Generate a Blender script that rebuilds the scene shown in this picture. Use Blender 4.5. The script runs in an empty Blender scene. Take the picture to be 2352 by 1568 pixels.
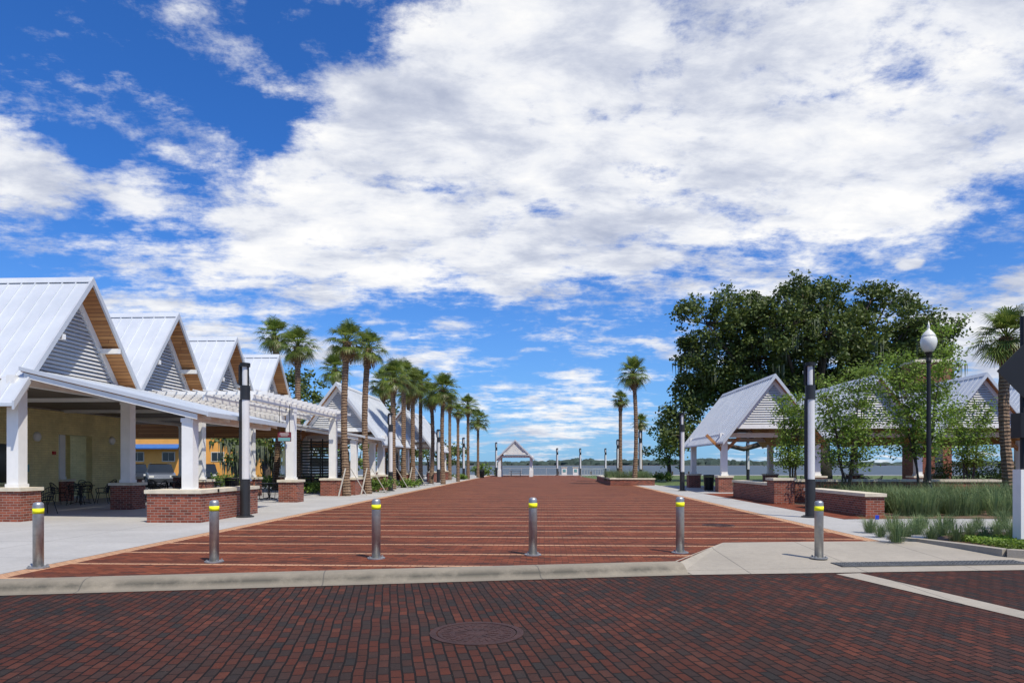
import bpy, math, random
from mathutils import Vector
random.seed(7)
S=bpy.context.scene; COL=S.collection
F=1568.0; CX=1176.0; HY=1066.0; YAW=math.atan(74/1568); ca,sa=math.cos(YAW),math.sin(YAW); H=1.6
def W(px,d):
    u=(px-CX)/F; return (d*(u*ca-sa), d*(u*sa+ca))
def ZZ(py,d): return H+(HY-py)/F*d
R=random.Random(11)

# ---------------------------------------------------------------- mesh builder
OFF={}
class MB:
    def __init__(s,T=None): s.v=[]; s.f=[]; s.T=T
    def add(s,vs,fs):
        b=len(s.v)
        if s.T: vs=[s.T(*p) for p in vs]
        s.v+= [tuple(p) for p in vs]; s.f+=[tuple(b+i for i in f) for f in fs]
    def box(s,x0,x1,y0,y1,z0,z1):
        s.add([(x0,y0,z0),(x1,y0,z0),(x1,y1,z0),(x0,y1,z0),(x0,y0,z1),(x1,y0,z1),(x1,y1,z1),(x0,y1,z1)],
              [(0,3,2,1),(4,5,6,7),(0,1,5,4),(1,2,6,5),(2,3,7,6),(3,0,4,7)])
    def prism(s,poly,a0,a1,ax='y'):
        n=len(poly)
        if ax=='y': g=lambda p,a:(p[0],a,p[1])
        elif ax=='x': g=lambda p,a:(a,p[0],p[1])
        else: g=lambda p,a:(p[0],p[1],a)
        vs=[g(p,a0) for p in poly]+[g(p,a1) for p in poly]
        s.add(vs,[tuple(range(n)),tuple(range(2*n-1,n-1,-1))]+[(i,(i+1)%n,n+(i+1)%n,n+i) for i in range(n)])
    def beam(s,p0,p1,w,h,up=(0,0,1)):
        p0=Vector(p0);p1=Vector(p1);d=(p1-p0).normalized();u=Vector(up)
        if abs(d.dot(u))>.98:u=Vector((1,0,0))
        r=d.cross(u).normalized();u=r.cross(d).normalized()
        vs=[]
        for p in (p0,p1):
            for a,b in((-1,-1),(1,-1),(1,1),(-1,1)): vs.append(p+r*(a*w/2)+u*(b*h/2))
        s.add(vs,[(0,1,2,3),(7,6,5,4),(0,4,5,1),(1,5,6,2),(2,6,7,3),(3,7,4,0)])
    def tube(s,pts,rad,n=8):
        pts=[Vector(p) for p in pts]; vs=[];fs=[]
        for i,p in enumerate(pts):
            d=(pts[min(i+1,len(pts)-1)]-pts[max(i-1,0)]).normalized()
            u=Vector((1,0,0)) if abs(d.x)<.9 else Vector((0,1,0))
            r=d.cross(u).normalized(); q=r.cross(d)
            rr=rad[i] if hasattr(rad,'__len__') else rad
            for k in range(n):
                a=2*math.pi*k/n; vs.append(p+r*(rr*math.cos(a))+q*(rr*math.sin(a)))
        for i in range(len(pts)-1):
            for k in range(n): fs.append((i*n+k,i*n+(k+1)%n,(i+1)*n+(k+1)%n,(i+1)*n+k))
        fs.append(tuple(range(n-1,-1,-1))); m=(len(pts)-1)*n; fs.append(tuple(range(m,m+n)))
        s.add(vs,fs)
    def lathe(s,x,y,prof,n=24):
        vs=[];fs=[]
        for r,z in prof:
            for k in range(n):
                a=2*math.pi*k/n; vs.append((x+r*math.cos(a),y+r*math.sin(a),z))
        for i in range(len(prof)-1):
            for k in range(n): fs.append((i*n+k,i*n+(k+1)%n,(i+1)*n+(k+1)%n,(i+1)*n+k))
        fs.append(tuple(range(n-1,-1,-1))); m=(len(prof)-1)*n; fs.append(tuple(range(m,m+n)))
        s.add(vs,fs)
    def poly(s,pts,z): s.add([(p[0],p[1],z) for p in pts],[tuple(range(len(pts)))])
    def build(s,name,mat,parent=None,smooth=False):
        o0=OFF.get(parent.name,(0,0,0)) if parent else (0,0,0)
        me=bpy.data.meshes.new(name)
        me.from_pydata([(p[0]-o0[0],p[1]-o0[1],p[2]-o0[2]) for p in s.v],[],s.f)
        me.materials.append(mat)
        if smooth: me.polygons.foreach_set('use_smooth',[True]*len(me.polygons))
        me.update()
        o=bpy.data.objects.new(name,me); COL.objects.link(o)
        if parent: o.parent=parent; OFF[o.name]=o0
        return o
def tag(o,label,cat,group=None,kind=None):
    o['label']=label; o['category']=cat
    if group:o['group']=group
    if kind:o['kind']=kind
    return o
def thing(name,label,cat,loc=(0,0,0),group=None):
    o=bpy.data.objects.new(name,None); o.empty_display_size=.2; COL.objects.link(o); o.location=loc
    OFF[o.name]=tuple(loc); return tag(o,label,cat,group)
def struct(o): o['kind']='structure'; return o
def dup(root,loc,rz=0,label=None,group=None,sc=None):
    r=root.copy(); COL.objects.link(r); r.location=loc; r.rotation_euler=(0,0,rz); OFF[r.name]=tuple(loc)
    if sc:r.scale=(sc,sc,sc)
    if label:r['label']=label
    if group:r['group']=group
    for ch in list(root.children):
        c=ch.copy(); COL.objects.link(c); c.parent=r
        for g in list(ch.children):
            d=g.copy(); COL.objects.link(d); d.parent=c
    return r

# ---------------------------------------------------------------- materials
class NT:
    def __init__(s,nt): s.nt=nt
    def n(s,t,**k):
        x=s.nt.nodes.new(t)
        for a,b in k.items(): setattr(x,a,b)
        return x
    def put(s,sock,val):
        if isinstance(val,bpy.types.NodeSocket): s.nt.links.new(val,sock)
        else: sock.default_value=val
    def m(s,op,a,b=None,c=None,clamp=False):
        x=s.n('ShaderNodeMath',operation=op,use_clamp=clamp)
        for i,v in enumerate((a,b,c)):
            if v is not None: s.put(x.inputs[i],v)
        return x.outputs[0]
    def mix(s,fac,a,b,bt='MIX'):
        x=s.n('ShaderNodeMix',data_type='RGBA',blend_type=bt)
        s.put(x.inputs[0],fac)
        for i,v in((6,a),(7,b)):
            if isinstance(v,tuple) and len(v)==3: v=v+(1,)
            s.put(x.inputs[i],v)
        return x.outputs[2]
    def noise(s,vec,scale,detail=4,rough=.55,dist=0):
        x=s.n('ShaderNodeTexNoise'); s.put(x.inputs['Scale'],scale); s.put(x.inputs['Detail'],detail); s.put(x.inputs['Roughness'],rough); x.inputs['Distortion'].default_value=dist
        if vec is not None: s.put(x.inputs['Vector'],vec)
        return x.outputs[0]
    def comb(s,x,y,z):
        c=s.n('ShaderNodeCombineXYZ'); s.put(c.inputs[0],x);s.put(c.inputs[1],y);s.put(c.inputs[2],z); return c.outputs[0]
    def sep(s,v):
        c=s.n('ShaderNodeSeparateXYZ'); s.put(c.inputs[0],v); return c.outputs
    def ramp(s,fac,stops,interp='LINEAR'):
        r=s.n('ShaderNodeValToRGB'); cr=r.color_ramp; cr.interpolation=interp
        while len(cr.elements)<len(stops): cr.elements.new(.5)
        for e,(p,c) in zip(cr.elements,stops): e.position=p; e.color=tuple(c)+(1,)
        s.put(r.inputs[0],fac); return r.outputs[0]
    def brick(s,vec,w,h,mortar,off=.5):
        b=s.n('ShaderNodeTexBrick'); b.offset=off
        s.put(b.inputs['Vector'],vec); b.inputs['Color1'].default_value=(0,0,0,1); b.inputs['Color2'].default_value=(1,1,1,1); b.inputs['Mortar'].default_value=(.5,.5,.5,1)
        b.inputs['Scale'].default_value=1; b.inputs['Mortar Size'].default_value=mortar; b.inputs['Mortar Smooth'].default_value=.1
        b.inputs['Brick Width'].default_value=w; b.inputs['Row Height'].default_value=h
        return b.outputs[0],b.outputs[1]
def newmat(name,rough=.6,metal=0):
    m=bpy.data.materials.new(name); m.use_nodes=True; nt=m.node_tree
    b=nt.nodes['Principled BSDF']; b.inputs['Roughness'].default_value=rough; b.inputs['Metallic'].default_value=metal
    return m,NT(nt),b
def pos(N): return N.n('ShaderNodeNewGeometry').outputs['Position']
def simple(name,col,rough=.6,metal=0,var=.12,scale=1.5,bump=0,bs=60):
    m,N,b=newmat(name,rough,metal); p=pos(N)
    n=N.noise(p,scale,5)
    n=N.m('MULTIPLY_ADD',n,2.2,-.6,clamp=True)
    N.put(b.inputs['Base Color'],N.mix(n,tuple(c*(1-var) for c in col),tuple(min(1,c*(1+var)) for c in col)))
    if bump:
        bn=N.n('ShaderNodeBump'); bn.inputs['Strength'].default_value=bump; bn.inputs['Distance'].default_value=.02
        N.put(bn.inputs['Height'],N.noise(p,bs,3)); N.put(b.inputs['Normal'],bn.outputs[0])
    return m
M={}
M['white']=simple('white_paint',(.78,.77,.74),.5,var=.07,scale=2)
M['louver']=simple('louver_paint',(.58,.58,.58),.6,var=.06)
M['cream']=simple('cream_stone_cap',(.62,.55,.42),.8,var=.14,scale=4,bump=.2)
M['trim']=simple('trim_metal',(.56,.58,.61),.4,.2,var=.06)
M['dark']=simple('dark_metal',(.03,.031,.033),.45,.3,var=.2)
M['black']=simple('black_metal',(.012,.012,.013),.5,.2,var=.2)
M['lens']=simple('frosted_panel',(.64,.63,.62),.3,0,var=.05)
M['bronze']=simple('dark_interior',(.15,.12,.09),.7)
M['steel']=simple('brushed_steel',(.42,.42,.41),.48,.8,var=.15,scale=14)
M['yellow']=simple('yellow_band',(.95,.93,.01),.7,var=.02)
M['orange']=simple('orange_stucco',(.82,.38,.08),.9,var=.08)
M['blueroof']=simple('blue_roof',(.03,.14,.4),.5)
M['glass']=simple('dark_glass',(.02,.025,.03),.08)
M['louverback']=simple('louver_back',(.28,.28,.28),.9)
M['maroon']=simple('maroon_sign',(.16,.02,.03),.5)
M['teal']=simple('teal_sign',(.15,.35,.36),.5)
M['mulch']=simple('mulch',(.15,.09,.055),1,var=.5,scale=25,bump=.8,bs=50)
M['bark']=simple('oak_bark',(.07,.055,.042),.95,var=.35,scale=5,bump=.6,bs=12)
M['moss']=simple('spanish_moss',(.13,.15,.095),1,var=.2)
M['wood2']=simple('weathered_stake',(.4,.37,.32),.8)
M['blue']=simple('blue_plastic',(.02,.05,.5),.5)
M['silver']=simple('car_silver',(.16,.17,.18),.25,.6)
M['carblack']=simple('car_dark',(.03,.035,.04),.2,.4)
M['tyre']=simple('tyre_rubber',(.02,.02,.02),.9)
M['red']=simple('red_plastic',(.5,.02,.02),.5)
M['globe']=simple('globe_glass',(.7,.7,.64),.2,var=.05)
M['iron']=simple('cast_iron',(.05,.02,.016),.7,.2,var=.35,scale=8,bump=.5,bs=40)
M['plate']=simple('tactile_plate',(.10,.105,.11),.7,.2,var=.3,scale=8)
M['deckwood']=simple('dock_wood',(.35,.3,.25),.8)
M['grille']=simple('slat_green',(.05,.06,.055),.6)
M['rail']=simple('galvanised_rail',(.42,.44,.46),.5,.2)
def leafmat(name,cols,rough=.6,trans=.25):
    m,N,b=newmat(name,rough)
    g=N.n('ShaderNodeNewGeometry'); r=g.outputs['Random Per Island']
    k=len(cols)-1
    c=N.ramp(r,[(i/k,cc) for i,cc in enumerate(cols)])
    n=N.noise(g.outputs['Position'],.8,3); n=N.m('MULTIPLY_ADD',n,2.0,.0)
    c=N.mix(1.0,c,N.comb(n,n,n),'MULTIPLY')
    N.put(b.inputs['Base Color'],c)
    tr=N.n('ShaderNodeBsdfTranslucent'); N.put(tr.inputs[0],c)
    ms=N.n('ShaderNodeMixShader'); ms.inputs[0].default_value=trans
    out=m.node_tree.nodes['Material Output']
    N.put(ms.inputs[1],b.outputs[0]); N.put(ms.inputs[2],tr.outputs[0]); N.put(out.inputs[0],ms.outputs[0])
    return m
M['oak']=leafmat('oak_leaf',[(.045,.075,.012),(.085,.125,.022),(.13,.165,.03),(.055,.09,.017)])
M['young']=leafmat('young_leaf',[(.17,.27,.035),(.25,.36,.055),(.13,.22,.03)],trans=.42)
M['palm']=leafmat('palm_leaf',[(.075,.13,.018),(.14,.2,.035),(.22,.26,.05),(.085,.15,.025)],.4,.35)
M['dead']=leafmat('dead_frond',[(.3,.17,.07),(.4,.26,.12),(.2,.12,.06)])
M['grassb']=leafmat('blue_grass',[(.10,.17,.065),(.15,.22,.09),(.22,.27,.11),(.09,.15,.06)],.7,.35)
M['shrub']=leafmat('shrub_leaf',[(.07,.14,.02),(.13,.21,.03),(.19,.27,.045)])
m,N,b=newmat('palm_trunk',.95); p=pos(N); sp_=N.sep(p)
w=N.m('SINE',N.m('MULTIPLY',N.m('ADD',sp_[2],N.m('MULTIPLY',N.noise(p,3),.12)),45.0))
n=N.m('MULTIPLY_ADD',w,.25,N.noise(p,9,4))
N.put(b.inputs['Base Color'],N.ramp(n,[(.1,(.08,.05,.032)),(.5,(.2,.125,.078)),(.9,(.34,.24,.15))])); 
bn=N.n('ShaderNodeBump'); bn.inputs['Distance'].default_value=.05; N.put(bn.inputs['Height'],n); N.put(b.inputs['Normal'],bn.outputs[0]); M['ptrunk']=m
m,N,b=newmat('wood_soffit',.6); p=pos(N); s3=N.sep(p)
vec=N.comb(N.m('ADD',s3[0],s3[1]),N.m('MULTIPLY',s3[2],1.0),0.0)
br,fc=N.brick(vec,3.1,.11,.008)
gr=N.noise(N.comb(N.m('MULTIPLY',s3[0],2.0),N.m('MULTIPLY',s3[1],2.0),N.m('MULTIPLY',s3[2],14.0)),3,5)
c=N.ramp(N.m('MULTIPLY_ADD',br,.5,N.m('MULTIPLY',gr,.5)),[(.2,(.32,.13,.04)),(.8,(.54,.27,.095))])
c=N.mix(fc,c,(.1,.04,.015)); N.put(b.inputs['Base Color'],c); M['wood']=m
def brickwall(name,cols,mort,bw=.21,bh=.072,rough=.85):
    m,N,b=newmat(name,rough); p=pos(N); s3=N.sep(p)
    vec=N.comb(N.m('ADD',s3[0],s3[1]),s3[2],0.0)
    br,fc=N.brick(vec,bw,bh,.006)
    k=len(cols)-1
    c=N.ramp(br,[(i/k,cc) for i,cc in enumerate(cols)])
    nn=N.m('MULTIPLY_ADD',N.noise(p,1.3,5),.9,.55); c=N.mix(1.0,c,N.comb(nn,nn,nn),'MULTIPLY')
    c=N.mix(fc,c,mort); N.put(b.inputs['Base Color'],c)
    bn=N.n('ShaderNodeBump'); bn.invert=True; bn.inputs['Distance'].default_value=.01; N.put(bn.inputs['Height'],fc); N.put(b.inputs['Normal'],bn.outputs[0])
    return m
M['brick']=brickwall('red_brick',[(.12,.03,.017),(.23,.055,.028),(.3,.08,.042),(.16,.038,.022)],(.36,.29,.24))
M['ybrick']=brickwall('yellow_block',[(.74,.62,.3),(.8,.68,.34),(.76,.65,.32)],(.6,.5,.25),.4,.1)
m,N,b=newmat('roof_metal',.4,.2); p=pos(N)
n=N.noise(p,.9,6,.6); N.put(b.inputs['Base Color'],N.mix(N.m('MULTIPLY_ADD',n,2,-.5,clamp=True),(.54,.575,.62),(.67,.695,.72))); N.put(b.inputs['Roughness'],N.m('MULTIPLY_ADD',n,.25,.3)); M['roof']=m
def paving(name,rot,cols,mort,bands=False,bw=.2,bh=.1,dirt=.5,ms=.006):
    m,N,b=newmat(name,.8); p=pos(N)
    mp=N.n('ShaderNodeMapping'); N.put(mp.inputs[0],p); mp.inputs['Rotation'].default_value=(0,0,rot)
    q=mp.outputs[0]
    wob=N.n('ShaderNodeVectorMath',operation='ADD'); N.put(wob.inputs[0],q)
    N.put(wob.inputs[1],N.comb(N.m('MULTIPLY_ADD',N.noise(p,.9,3),.06,-.03),N.m('MULTIPLY_ADD',N.noise(p,1.1,3),.06,-.03),0.0)); q=wob.outputs[0]
    br,fc=N.brick(q,bw,bh,ms)
    n0=N.noise(p,.7,4)
    k=len(cols)-1
    c=N.ramp(N.m('ADD',br,N.m('MULTIPLY_ADD',n0,.5,-.25)),[(i/k,cc) for i,cc in enumerate(cols)])
    n1=N.noise(p,.35,5); n2=N.noise(p,6,4); n3=N.noise(p,55,3,.7)
    nn=N.m('ADD',N.m('MULTIPLY_ADD',n1,dirt*1.6,1-.8*dirt),N.m('MULTIPLY_ADD',n2,.5,-.25))
    nn=N.m('ADD',nn,N.m('MULTIPLY_ADD',n3,.9,-.45))
    if bands:
        s3=N.sep(p)
        f=N.m('MULTIPLY',s3[1],1/1.42); fr=N.m('FRACT',N.m('ADD',f,.52))
        bb=N.m('LESS_THAN',fr,.08)
        dk=N.m('LESS_THAN',fr,.36); c=N.mix(N.m('MULTIPLY',dk,.42),c,(.06,.022,.016))
        ed=N.m('MAXIMUM',N.m('LESS_THAN',s3[0],-7.6),N.m('GREATER_THAN',s3[0],6.72))
        bb=N.m('MAXIMUM',bb,ed)
        c=N.mix(bb,c,(.52,.3,.175))
    c=N.mix(1.0,c,N.comb(nn,nn,nn),'MULTIPLY')
    c=N.mix(fc,c,mort)
    sp=N.m('GREATER_THAN',N.noise(p,38,2),.765); c=N.mix(N.m('MULTIPLY',sp,.3),c,(.4,.33,.28))
    N.put(b.inputs['Base Color'],c)
    N.put(b.inputs['Roughness'],N.m('MULTIPLY_ADD',n2,.25,.7))
    b.inputs['Specular IOR Level'].default_value=.2
    bn=N.n('ShaderNodeBump'); bn.inputs['Distance'].default_value=.012; bn.inputs['Strength'].default_value=.7
    N.put(bn.inputs['Height'],N.m('SUBTRACT',N.m('MULTIPLY_ADD',br,.35,N.m('MULTIPLY',N.noise(p,60,2),.3)),fc)); N.put(b.inputs['Normal'],bn.outputs[0])
    return m
CURBA=math.atan2(2.11,9.27)
M['street']=paving('street_paver',-(CURBA+math.pi/2),[(.026,.021,.019),(.036,.02,.016),(.052,.02,.013),(.066,.02,.012),(.08,.023,.013),(.03,.022,.019),(.1,.03,.017)],(.007,.005,.004),dirt=.55,ms=.009)
M['plaza']=paving('plaza_paver',0,[(.075,.026,.017),(.125,.033,.015),(.17,.044,.02),(.21,.058,.026),(.155,.04,.018),(.23,.066,.03)],(.05,.024,.014),bands=True)
M['sidebrick']=paving('walk_paver',0,[(.13,.034,.017),(.19,.048,.023),(.24,.066,.03)],(.05,.025,.018))
def concrete(name,col,jx,jy,stain=.3,rot=0,grime=False):
    m,N,b=newmat(name,.85); p=pos(N)
    if rot:
        mp=N.n('ShaderNodeMapping'); N.put(mp.inputs[0],p); mp.inputs['Rotation'].default_value=(0,0,rot); s3=N.sep(mp.outputs[0])
    else: s3=N.sep(p)
    n1=N.noise(p,.5,6,.6); n2=N.noise(p,9,5,.65); n3=N.noise(p,70,3,.7)
    nn=N.m('ADD',N.m('MULTIPLY_ADD',n1,stain*2,1-stain),N.m('MULTIPLY_ADD',n2,.36,-.18))
    nn=N.m('ADD',nn,N.m('MULTIPLY_ADD',n3,.4,-.2))
    c=N.mix(1.0,col,N.comb(nn,nn,nn),'MULTIPLY')
    j=None
    for ax,st in((0,jx),(1,jy)):
        if st:
            q=N.m('LESS_THAN',N.m('FRACT',N.m('ADD',N.m('MULTIPLY',s3[ax],1/st),100.3)),.018/st)
            j=q if j is None else N.m('MAXIMUM',j,q)
    if j is not None: c=N.mix(N.m('MULTIPLY',j,.7),c,(.08,.075,.07))
    if grime:
        z=N.sep(p)[2]
        zz=N.m('MULTIPLY',N.m('ABSOLUTE',N.m('ADD',z,.05)),13.0); g=N.m('SUBTRACT',1.0,zz,clamp=True)
        st_=N.m('MULTIPLY_ADD',N.noise(p,1.2,6,.7),4.0,-1.25,clamp=True)
        c=N.mix(N.m('MULTIPLY',N.m('MULTIPLY',g,st_),.95),c,(.06,.055,.042))
    N.put(b.inputs['Base Color'],c)
    bn=N.n('ShaderNodeBump'); bn.inputs['Distance'].default_value=.006; N.put(bn.inputs['Height'],n2); N.put(b.inputs['Normal'],bn.outputs[0])
    return m
M['conc']=concrete('sidewalk_concrete',(.39,.38,.36),2.4,2.4,.28)
M['curb']=concrete('kerb_concrete',(.26,.225,.17),3.2,0,.4,rot=-CURBA,grime=True)
M['ramp']=concrete('ramp_concrete',(.33,.295,.24),1.9,0,.3)
M['grass']=simple('lawn',(.08,.12,.03),1,var=.35,scale=2,bump=.5)
m,N,b=newmat('lake_water',.55); b.inputs['Specular IOR Level'].default_value=.12; p=pos(N); s3=N.sep(p)
q=N.comb(N.m('MULTIPLY',s3[0],.15),s3[1],0.0)
n=N.noise(q,.25,6,.65); N.put(b.inputs['Base Color'],N.mix(N.m('MULTIPLY_ADD',n,2.4,-.7,clamp=True),(.035,.055,.08),(.1,.13,.155)))
M['water']=m

# ---------------------------------------------------------------- ground
def sheet(name,pts,z,mat):
    b=MB(); b.poly(pts,z); return struct(b.build(name,mat))
SW=lambda x: 8.60+(x+7.11)*.2276 if x<2.16 else 10.71+(x-2.16)*.1363
b=MB(); b.poly([(-3000,-60),(3000,-60),(3000,6000),(-3000,6000)],-3.0); struct(b.build('lake_bed',M['mulch']))
b=MB(); b.poly([(-200,14.2),(60,14.2),(200,14.2),(200,104),(-200,104)],-.012)
b.add([(200,104,-.012),(-200,104,-.012),(-200,104,-3),(200,104,-3)],[(0,1,2,3)])
struct(b.build('ground',M['grass']))
sheet('street',[(-200,-60),(200,-60),(200,SW(200)+.4),(2.16,SW(2.16)+.1),(-14,SW(-14)+.1),(-60,7),(-200,7)],-.12,M['street'])
sheet('lake',[(-3000,104.05),(3000,104.05),(3000,1700),(-3000,1700)],-1.1,M['water'])
prof=[(0,-.113),(.14,-.110),(.17,-.10),(.19,-.085),(.23,-.05),(.29,-.012),(.35,.010),(.40,.018),(.58,.018),(.61,.0),(.61,-.2)]
b=MB(); xs=[-40+42.3*i/60 for i in range(61)]; vs=[];fs=[]
nx,ny=-math.sin(CURBA),math.cos(CURBA)
for x in xs:
    for o_,z in prof: vs.append((x+nx*o_,SW(x)+ny*o_,z))
k=len(prof)
for i in range(len(xs)-1):
    for j in range(k-1): fs.append((i*k+j,(i+1)*k+j,(i+1)*k+j+1,i*k+j+1))
b.add(vs,fs); struct(b.build('kerb',M['curb'],smooth=False))
b=MB()
e0=[(2.3-.0,SW(2.3)),(4.5,SW(4.5)),(6.2,SW(6.2)),(8.0,SW(8.0)),(40,SW(40))]
e1=[(2.25,SW(2.3)+.32),(4.5,SW(4.5)+.4),(6.2,SW(6.2)+.4),(8.0,SW(8)+.4),(40,SW(40)+.4)]
b.add([(x,y,-.112) for x,y in e0]+[(x,y,-.098) for x,y in e1],[(i,i+1,6+i,5+i) for i in range(4)])
b.build('kerb_gutter',M['ramp'])['kind']='structure'
b=MB()
f0=[(x,y+.003,-.097) for x,y in e1[:4]]+[(9.3,SW(9.3)+.4,-.097)]
f1=[(2.16,SW(2.3)+.64,.010),(3.64,14.1,.010),(5.4,14.35,.010),(7.03,14.5,.010),(7.95,14.4,.010)]
b.add(f0+f1,[(i,i+1,6+i,5+i) for i in range(4)]); struct(b.build('kerb_ramp',M['ramp']))
sheet('plaza_paving',[(-7.9,SW(-7.9)+.60),(2.2,SW(2.2)+.60),(3.6,14.05),(6.98,14.45),(7.0,14.5),(7.0,53),(5,86),(5,100),(-8,100),(-7.9,86)],.004,M['plaza'])
sheet('sidewalk',[(-60,12),(-40,SW(-40)+.62),(-7.91,SW(-7.91)+.60),(-7.91,44),(-60,44)],.004,M['conc'])
sheet('sidewalk',[(-20,44.01),(-7.91,44.01),(-7.91,100),(-20,100)],.003,M['conc'])
sheet('promenade',[(-30,92),(-8.02,92),(-8.02,103.9),(-30,103.9)],.006,M['conc'])
sheet('promenade',[(-8,100.02),(60,100.02),(60,103.9),(-8,103.9)],.005,M['conc'])
sheet('sidewalk',[(7.01,17.3),(8.7,17.3),(8.7,60),(7.01,60)],.005,M['conc'])
sheet('sidewalk',[(8.71,20.3),(8.71,17.31),(7.01,17.29),(7.01,14.5),(7.8,14.6),(9.6,16.6),(60,18.5),(60,21.2),(10.6,20.6)],.0045,M['conc'])
sheet('brick_walk',[(8.72,20.4),(10.6,20.6),(9.8,38),(8.72,38)],.006,M['sidebrick'])
sheet('pavilion_floor',[(8.72,38.02),(60,38.02),(60,52),(8.72,52)],.007,M['conc'])
sheet('terrace_floor',[(9.9,29),(30,29),(30,38),(9.8,38)],.0065,M['sidebrick'])
def gp(px,py,z=-.12):
    d=F*(H-z)/(py-HY); return W(px,d)
b=MB(); b.poly([gp(1920,1318),gp(1975,1316),gp(2352,1404),gp(2900,1530),gp(2900,1562),gp(2352,1421)],-.114); struct(b.build('street_band',M['ramp']))
bedA=[(7.95,14.75),(8.5,12.55),(12,12.9),(60,18.2),(9.8,16.4)]
sheet('planting_bed',bedA,.02,M['mulch'])
b=MB(); cp=[(7.35,14.95),(7.75,14.5),(8.1,13.6),(8.35,12.75),(9.0,12.4),(12,12.75),(40,17.2)]
for i in range(len(cp)-1): b.beam((cp[i][0],cp[i][1],-.03),(cp[i+1][0],cp[i+1][1],-.03),.2,.2)
struct(b.build('bed_kerb',M['ramp']))
sheet('planting_bed',[(10.5,20.7),(60,21.4),(60,29),(9.9,29)],.012,M['mulch'])

def manhole(loc,r,label,mat):
    t=thing('manhole_cover',label,'manhole cover',loc)
    b=MB(); z=loc[2]
    b.lathe(loc[0],loc[1],[(r,z-.02),(r,z+.006),(r*.86,z+.007),(r*.85,z-.02)],48); b.build('frame_ring',mat,t)
    b=MB(); b.lathe(loc[0],loc[1],[(r*.83,z-.02),(r*.83,z+.004),(r*.78,z+.004),(r*.77,z+.001),(r*.55,z+.001),(r*.54,z+.004),(r*.5,z+.004),(r*.49,z+.001),(r*.2,z+.001),(r*.19,z+.004),(.01,z+.004)],48)
    for k in range(28):
        a=k*math.pi/14; c,s=math.cos(a),math.sin(a)
        b.beam((loc[0]+c*r*.58,loc[1]+s*r*.58,z+.002),(loc[0]+c*r*.74,loc[1]+s*r*.74,z+.002),.03,.006)
    for k in range(14):
        a=k*math.pi/7; c,s=math.cos(a),math.sin(a)
        b.beam((loc[0]+c*r*.24,loc[1]+s*r*.24,z+.002),(loc[0]+c*r*.46,loc[1]+s*r*.46,z+.002),.03,.006)
    b.build('lid',mat,t)
x,y=gp(1095,1453); manhole((x,y,-.118),.48,'round cast iron manhole cover in the dark street pavers',M['iron'])
x,y=gp(1650,1206,0); manhole((x,y,.006),.42,'round reddish manhole cover set in the banded plaza paving',M['iron'])
b=MB()
b.beam((4.9,SW(4.9)+.62,-.078),(8.2,SW(8.2)+.62,-.078),.36,.02)
for i in range(44):
    for j in range(4):
        xx=4.95+i*.074; yy=SW(xx)+.49+j*.085
        b.beam((xx,yy,-.066),(xx+.03,yy,-.066),.03,.012)
tag(b.build('tactile_plate',M['plate']),'dark studded tactile warning plate at the foot of the concrete ramp','tactile plate')

# ---------------------------------------------------------------- bollards
def bollard(label):
    t=thing('bollard',label,'bollard',(0,0,0),'steel bollards along the kerb')
    r=.074
    b=MB(); pr=[(r,.0),(r,.955),(r*.97,.975)]
    for i in range(2,8):
        a=i/7*math.pi/2; pr.append((max(.002,r*max(0,math.cos(a))**.7),.965+.05*math.sin(a)))
    b.lathe(0,0,pr,28); b.build('post',M['steel'],t,True)
    b=MB(); b.lathe(0,0,[(r+.003,.835),(r+.003,.915)],28); b.build('reflective_band',M['yellow'],t,True)
    b=MB(); b.lathe(0,0,[(.15,.0),(.15,.018),(.09,.02)],24)
    for k in range(4):
        a=math.pi/4+k*math.pi/2; b.lathe(.12*math.cos(a),.12*math.sin(a),[(.016,.018),(.016,.045)],6)
    b.build('base_plate',M['steel'],t)
    return t
BL=['steel bollard with yellow band standing leftmost, on the border by the sidewalk','steel bollard with yellow band, second from the left of the row','steel bollard with yellow band, third from the left of the row','steel bollard with yellow band, just right of the distant open gable shelter','steel bollard with yellow band beside the left corner of the concrete ramp','steel bollard with yellow band standing alone on the pale concrete ramp']
bp=[(88,1303,.008),(492,1290,.006),(864,1282,.006),(1224,1274,.006),(1562,1269,.006),(1881,1281,-.05)]
b0=None
for (px,py,z),l in zip(bp,BL):
    x,y=gp(px,py,z)
    if b0 is None: b0=bollard(l); b0.location=(x,y,z)
    else: dup(b0,(x,y,z),0,l)

# ---------------------------------------------------------------- light columns
def lightcol(label,h=4.65):
    t=thing('light_column',label,'lamp post',(0,0,0),'modern light columns along the plaza')
    b=MB(); b.lathe(0,0,[(.26,0),(.26,.03),(.2,.05),(.2,.06)],24); b.lathe(0,0,[(.145,.05),(.145,1.15)],20); b.lathe(0,0,[(.145,3.55),(.145,3.98)],20)
    b.box(-.135,-.02,-.11,.11,1.15,3.55)
    b.build('column',M['dark'],t)
    b=MB(); pts=[(-.02,-.12)]+[(.0+.13*math.cos(a),.12*math.sin(a)) for a in [math.radians(q) for q in range(-80,81,20)]]+[(-.02,.12)]
    b.prism(pts,1.15,3.55,'z'); b.build('light_panel',M['lens'],t)
    b=MB(); b.box(-.145,-.09,-.12,.12,3.98,4.6); b.lathe(0,0,[(.15,4.55),(.15,4.66),(.02,4.68)],20); b.box(.1,.125,-.02,.02,3.98,4.56); b.build('lantern_frame',M['black'],t)
    b=MB(); b.lathe(0,0,[(.09,3.98),(.09,4.55)],16); b.build('lantern_lens',M['lens'],t)
    return t
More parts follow.
